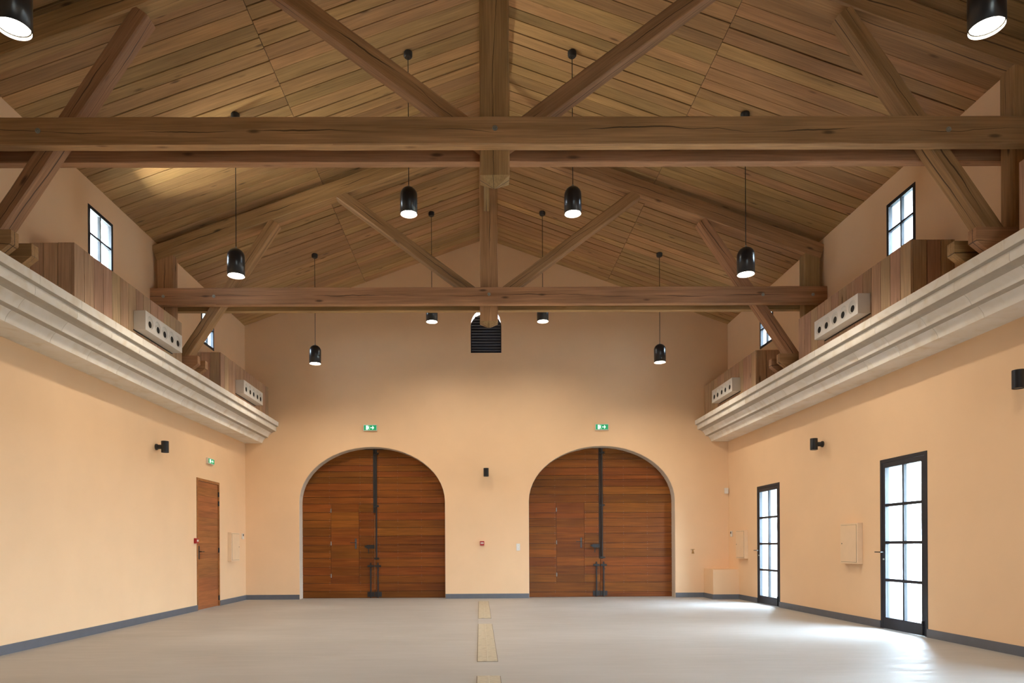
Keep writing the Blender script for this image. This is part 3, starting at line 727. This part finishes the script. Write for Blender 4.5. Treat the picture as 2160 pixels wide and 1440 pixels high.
def small_window(name, s, y0, y1, label):
    wx = XL if s > 0 else XR; z0, z1 = WZ
    o = thing(name, (wx, (y0 + y1) / 2, z0), label, 'window', kind='structure')
    xa, xb = sorted((wx + s * .006, wx - s * .05)); f = .05
    boxes('window_frame', [(xa, xb, y0 + .002, y0 + f, z0 + .002, z1 - .002), (xa, xb, y1 - f, y1 - .002, z0 + .002, z1 - .002), (xa, xb, y0 + f, y1 - f, z1 - f, z1 - .002), (xa, xb, y0 + f, y1 - f, z0 + .002, z0 + f)], M['frame'], o)
    la, lb = sorted((wx - s * .052, wx - s * TW))
    boxes('jamb_lining', [(la, lb, y0 + .001, y0 + .012, z0 + .012, z1 - .012), (la, lb, y1 - .012, y1 - .001, z0 + .012, z1 - .012), (la, lb, y0 + .001, y1 - .001, z1 - .012, z1 - .001), (la, lb, y0 + .001, y1 - .001, z0 + .001, z0 + .012)], M['lining'], o)
    ym, zm = (y0 + y1) / 2, (z0 + z1) / 2; b = .014
    box('glazing_bar', xa + .008, xb - .008, ym - b, ym + b, z0 + f, z1 - f, M['frame'], o)
    for a, c in ((y0 + f, ym - b), (ym + b, y1 - f)):
        box('glazing_bar', xa + .008, xb - .008, a, c, zm - b, zm + b, M['frame'], o)
        for za, zb in ((z0 + f, zm - b), (zm + b, z1 - f)):
            xx = sorted((wx - s * .020, wx - s * .026)); box('pane', xx[0], xx[1], a, c, za, zb, M['glass'], o)
small_window('window_1', 1, *WIN_L[0], 'small four-pane window high on the left wall, between the trusses')
small_window('window_2', 1, *WIN_L[1], 'small four-pane window high on the left wall, behind the far truss')
small_window('window_3', -1, *WIN_R[0], 'small four-pane window high on the right wall, between the trusses')
small_window('window_4', -1, *WIN_R[1], 'small four-pane window high on the right wall, behind the far truss')
# louvred opening in the gable
lx, lhw, lzs, lr, lz0 = LOUV
lo = thing('window_5', (lx, YB + .1, lz0), 'dark louvred arched vent high in the gable wall', 'louvre', kind='structure')
sh = -0.001
pa = arch(lx, lhw - sh, lzs, lr - .062, lz0 + .004, 20); pb = arch(lx, lhw - sh - .03, lzs, lr - .092, lz0 + .034, 20)
plate('louvre_frame', pa, [pb], YB + .16, YB + .20, 'y', M['louvre'], lo)
z = lz0 + .045
while z < lzs + lr - .125:
    hh = lhw - sh - .02
    if z > lzs: hh = (lhw - sh - .02) * math.sqrt(max(0, 1 - ((z - lzs) / (lr - .092)) ** 2))
    V = [(lx - hh, YB + .10, z + .035), (lx + hh, YB + .10, z + .035), (lx + hh, YB + .19, z - .032), (lx - hh, YB + .19, z - .032)]
    V += [(a, b - .004, c - .006) for a, b, c in V]
    if hh > .05:
        sl_ = mesh('slat', V, BF, M['louvre'], lo)
        box('slat_lip', lx - hh, lx + hh, YB + .09, YB + .101, z + .024, z + .040, M['lip'], sl_)
    z += .0655
plate('backing_panel', arch(lx, lhw - sh - .012, lzs, lr - .072, lz0 + .01, 20), [], YB + .205, YB + .22, 'y', M['louvre'], lo)

# ------------------------------------------------------------------ pendant lamps
def pendant(x, y, zb, label):
    o = thing('pendant_lamp', (x, y, zb), label, 'lamp', 'black dome pendant lamps')
    R = 0.116; hc = 0.255
    prof = [(R - .004, 0.0), (R, 0.0), (R, hc)] + [(R * math.cos(a), hc + R * math.sin(a)) for a in [math.pi / 2 * k / 8 for k in range(1, 8)]] + [(0.0, hc + R)]
    shell('shade', prof, (x, y, zb), M['lamp'], o, 40)
    shell('liner', [(R - .004, 0.0), (R - .006, .026)], (x, y, zb), M['lampin'], o, 40)
    shell('trim_ring', [(R - .006, .026), (R - .013, .023)], (x, y, zb), M['black'], o, 40)
    lathe('diffuser', [(0.0, .026), (R - .012, .026), (R - .012, .032), (0.0, .032)], (x, y, zb), M['glow'], o, 40, smooth=False)
    zt = zb + hc + R; zr = roof_z(x)
    lathe('cable_gland', [(0.0, 0), (0.013, 0), (0.011, .03), (0.0, .03)], (x, y, zt - .003), M['steel'], o, 12)
    lathe('cable', [(0.0, 0), (0.0055, 0), (0.0055, zr - .05 - zt - .02), (0.0, zr - .05 - zt - .02)], (x, y, zt + .02), M['black'], o, 8)
    lathe('canopy', [(0.0, 0), (0.045, 0), (0.058, .015), (0.06, .07), (0.0, .09)], (x, y, zr - .075), M['black'], o, 20)
    l = bpy.data.lights.new('pendant_light', 'SPOT'); l.energy = LAMP_W; l.color = LAMP_COL; l.spot_size = math.radians(166); l.spot_blend = 0.9; l.shadow_soft_size = 0.09
    lo_ = bpy.data.objects.new('pendant_light', l); place(lo_, (x, y, zb + .02), o)
    return o
PX_O = (-3.285, 3.638); PX_I = (-0.942, 1.286); PY_ = (4.855, 9.27, 13.71)
pendant(PX_O[0], PY_[0], 4.88, 'black pendant lamp cut by the top left corner of the view')
pendant(PX_O[1], PY_[0], 4.88, 'black pendant lamp cut by the top right corner of the view')
for yy, wh in ((PY_[1], 'in the row before the far truss'), (PY_[2], 'in the row by the gable wall')):
    pendant(PX_O[0], yy, 4.88, 'low-hung black dome pendant, leftmost ' + wh)
    pendant(PX_I[0], yy, 5.71, 'high-hung black dome pendant, second from left ' + wh)
    pendant(PX_I[1], yy, 5.71, 'high-hung black dome pendant, second from right ' + wh)
    pendant(PX_O[1], yy, 4.88, 'low-hung black dome pendant, rightmost ' + wh)

# ------------------------------------------------------------------ wall lights
def sconce(p, d, label):
    """p = point on the wall, d = unit vector into the room"""
    p, d = Vector(p), Vector(d); o = thing('wall_light', p, label, 'wall light', 'black cylinder wall lights')
    ax = 'x' if abs(d.x) > .5 else 'y'; s = d.x if ax == 'x' else d.y
    lathe('wall_plate', [(0.0, 0.0), (0.052, 0.0), (0.050, s * .022), (0.0, s * .022)], p, M['black'], o, 24, ax)
    lathe('arm', [(0.0, s * .022), (0.038, s * .022), (0.038, s * .10), (0.0, s * .10)], p, M['black'], o, 20, ax)
    c = p + d * 0.15
    lathe('cylinder', [(0.0, -.088), (0.052, -.088), (0.056, -.095), (0.06, -.095), (0.06, .095), (0.056, .095), (0.052, .088), (0.0, .088)], c, M['lamp'], o, 28)
sconce((XL, 11.45, 2.893), (1, 0, 0), 'black cylinder wall light on the left wall')
sconce((0.15, YB, 2.90), (0, -1, 0), 'black cylinder wall light between the two arched gates')
sconce((XR, 11.44, 2.89), (-1, 0, 0), 'black cylinder wall light on the right wall between the glass doors')
sconce((XR, 7.08, 2.913), (-1, 0, 0), 'black cylinder wall light cut by the right edge of the view')

# ------------------------------------------------------------------ emergency exit signs
def exit_sign(c, ax, s, wd, hg, label):
    """c = centre on the wall; the face looks along s on axis ax"""
    o = thing('exit_sign', c, label, 'exit sign', 'green exit signs'); cx, cy, cz = c; dp = .045
    def b(name, u0, u1, v0, v1, t0, t1, mat, par):
        # u runs to the reader's right
        if ax == 'y': return box(name, cx + u0, cx + u1, *sorted((cy + s * t0, cy + s * t1)), cz + v0, cz + v1, mat, par)
        return box(name, *sorted((cx + s * t0, cx + s * t1)), cy + u0, cy + u1, cz + v0, cz + v1, mat, par)
    w2, h2 = wd / 2, hg / 2
    b('housing', -w2, w2, -h2, h2, 0.001, dp, M['plastic'], o)
    fc = b('face', -w2 + .012, w2 - .012, -h2 + .012, h2 - .012, dp, dp + .004, M['green'], o)
    def pic(name, pts, t=.0015):
        t0, t1 = dp + .004, dp + .004 + t
        if ax == 'y': q = prism(name, [(cx + u, cz + v) for u, v in pts], 'y', cy + s * t0, cy + s * t1, M['exitw'], fc)
        else: q = prism(name, [(cy + u, cz + v) for u, v in pts], 'x', cx + s * t0, cx + s * t1, M['exitw'], fc)
        return q
    k = h2 - .022
    dx = -wd * .20
    pic('doorway_symbol', [(dx - .034, -k), (dx + .012, -k), (dx + .012, k), (dx - .034, k)])
    # running figure: head, body with striding legs
    hx, hz = dx + .032, k * .72
    pic('figure_head', [(hx + .008 * math.cos(a), hz + .008 * math.sin(a)) for a in [2 * math.pi * i / 8 for i in range(8)]])
    pic('figure_body', [(dx + .016, k * .40), (dx + .042, k * .35), (dx + .034, -k * .2), (dx + .046, -k * .9), (dx + .038, -k), (dx + .026, -k * .3), (dx + .014, -k * .5)])
    a0 = wd * .08
    pic('arrow_symbol', [(a0 - .02, -.009), (a0 + .028, -.009), (a0 + .028, -k), (a0 + .066, 0), (a0 + .028, k), (a0 + .028, .009), (a0 - .02, .009)])
exit_sign((-2.517, YB, 3.951), 'y', -1, .31, .14, 'lit green exit sign above the left arched gate')
exit_sign((2.832, YB, 3.946), 'y', -1, .31, .14, 'lit green exit sign above the right arched gate')
exit_sign((XL, 13.69, 2.93), 'x', 1, .31, .115, 'lit green exit sign above the narrow side door')

# ------------------------------------------------------------------ small wall fittings
def wall_panel(s, y0, y1, label):
    wx = XL if s > 0 else XR; z0, z1, dp = .905, 1.53, .082
    o = thing('wall_panel', (wx, (y0 + y1) / 2, z0), label, 'panel box', 'peach panel boxes')
    xx = sorted((wx + s * .001, wx + s * dp)); box('housing', xx[0], xx[1], y0, y1, z0, z1, M['panel'], o, bevel=.004)
    xx = sorted((wx + s * dp, wx + s * (dp + .001))); boxes('shadow_gap', [(xx[0], xx[1], y0 + .026, y1 - .026, z0 + .026, z1 - .026)], M['joint'], o)
    xx = sorted((wx + s * (dp + .001), wx + s * (dp + .006)))
    dr = box('door', xx[0], xx[1], y0 + .030, y1 - .030, z0 + .030, z1 - .030, M['panel'], o)
    lathe('lock', [(0.0, 0), (0.01, 0), (0.01, s * .004), (0.0, s * .004)], (wx + s * (dp + .006), y1 - .06, (z0 + z1) / 2), M['joint'], dr, 10, 'x', smooth=False)
wall_panel(1, 14.67, 15.17, 'shallow peach panel box on the left wall beside the narrow door')
wall_panel(-1, 10.255, 10.745, 'shallow peach panel box on the right wall between the glass doors')
wall_panel(-1, 14.655, 15.145, 'shallow peach panel box on the right wall near the corner')
def thermostat(s, y, label):
    wx = XL if s > 0 else XR
    o = thing('thermostat', (wx, y, 1.40), label, 'thermostat', 'wall thermostats')
    xx = sorted((wx + s * .001, wx + s * .026)); box('case', xx[0], xx[1], y - .042, y + .042, 1.395, 1.525, M['plastic'], o, bevel=.004)
    xx = sorted((wx + s * .026, wx + s * .029)); box('screen', xx[0], xx[1], y - .026, y + .026, 1.462, 1.512, M['black'], o)
    box('button', xx[0], xx[1], y - .012, y + .012, 1.412, 1.432, M['white'], o)
thermostat(1, 15.57, 'small white thermostat at the left corner by the gable wall')
thermostat(-1, 15.60, 'small white thermostat at the right corner by the gable wall')
def callpoint(c, ax, s, label):
    o = thing('fire_call_point', c, label, 'fire alarm', 'red fire call points'); cx, cy, cz = c
    def b(name, u0, u1, v0, v1, t0, t1, mat, bev=0):
        if ax == 'y': return box(name, cx + u0, cx + u1, *sorted((cy + s * t0, cy + s * t1)), cz + v0, cz + v1, mat, o, bevel=bev)
        return box(name, *sorted((cx + s * t0, cx + s * t1)), cy + u0, cy + u1, cz + v0, cz + v1, mat, o, bevel=bev)
    b('case', -.05, .05, -.05, .05, .001, .055, M['red'], .005)
    b('window', -.033, .033, -.014, .02, .055, .058, M['plastic'])
    b('press_mark', -.014, .014, .0, .006, .058, .060, M['red'])
callpoint((.05, YB, 1.275), 'y', -1, 'red fire call point on the pier between the gates')
callpoint((XL, 12.985, 1.335), 'x', 1, 'red fire call point beside the narrow side door')
so = thing('wall_socket', (.885, YB, 1.10), 'white double wall socket left of the right gate', 'socket')
box('plate', .842, .928, YB - .012, YB - .001, 1.099, 1.264, M['plastic'], so, bevel=.003)
for zz in (1.140, 1.222):
    k = lathe('socket_well', [(0.030, -.002), (0.030, 0.0), (0.026, .0), (0.024, .006), (0.0, .006)], (.885, YB - .0135, zz), M['white'], so, 20, 'y', smooth=False)
    for dx in (-.009, .009): lathe('pin_hole', [(0.0, -.001), (0.004, -.001), (0.004, .001), (0.0, .001)], (.885 + dx, YB - .0165, zz), M['black'], k, 8, 'y', smooth=False)
be = thing('brass_fitting', (4.925, YB, 1.06), 'tiny bell-shaped brass fitting right of the right gate', 'fitting')
boxes('bar', [(4.885, 4.965, YB - .05, YB - .001, 1.105, 1.113)], M['brass'], be)
lathe('bell', [(0.0, .045), (0.006, .045), (0.008, .015), (0.016, -.01), (0.026, -.038), (0.030, -.046), (0.0, -.040)], (4.928, YB - .035, 1.06), M['brass'], be, 16)
mo = thing('motion_sensor', (5.70, YB, 2.40), 'small white motion sensor in the right corner', 'sensor')
box('case', 5.672, 5.752, YB - .06, YB - .001, 2.395, 2.525, M['plastic'], mo, bevel=.006)
box('lens', 5.682, 5.742, YB - .066, YB - .06, 2.405, 2.455, M['white'], mo)

# ------------------------------------------------------------------ boxed-in plinth in the right corner
pb_ = thing('corner_plinth', (5.47, 15.48, 0), 'low peach boxed plinth in the right corner below the panel box', 'plinth')
box('body', 5.19, XR - .002, 15.17, YB - .002, 0.0, .665, M['wall'], pb_)
boxes('skirting', [(5.19 - BT, XR - .002, 15.17 - BT, 15.17 - .001, 0, BH), (5.19 - BT, 5.19 - .001, 15.17 - .001, YB - BT, 0, BH)], M['base'], pb_)

# ------------------------------------------------------------------ long covers set in the floor
def cover(y0, y1, label):
    o = thing('floor_cover', (.075, (y0 + y1) / 2, 0), label, 'floor cover', 'cream floor duct covers')
    xa, xb, xm = -.030, .178, .076
    boxes('joint', [(xa - .006, xb + .006, y0 - .006, y1 + .006, .0005, .002)], M['joint'], o)
    n = max(2, round((y1 - y0) / .86)); p = (y1 - y0) / n
    for k in range(n):
        for u0, u1 in ((xa, xm - .004), (xm + .004, xb)): box('slab', u0, u1, y0 + k * p + .0015, y0 + (k + 1) * p - .0015, .002, .007, M['trench'], o)
    box('centre_strip', xm - .0035, xm + .0035, y0, y1, .002, .0085, M['coverstrip'], o)
cover(2.9, 6.31, 'cream cover strip in the floor, cut by the lower edge of the view')
cover(7.11, 10.55, 'middle cream cover strip set in the concrete floor')
cover(11.38, 14.93, 'farthest cream cover strip in the floor, before the pier between the gates')
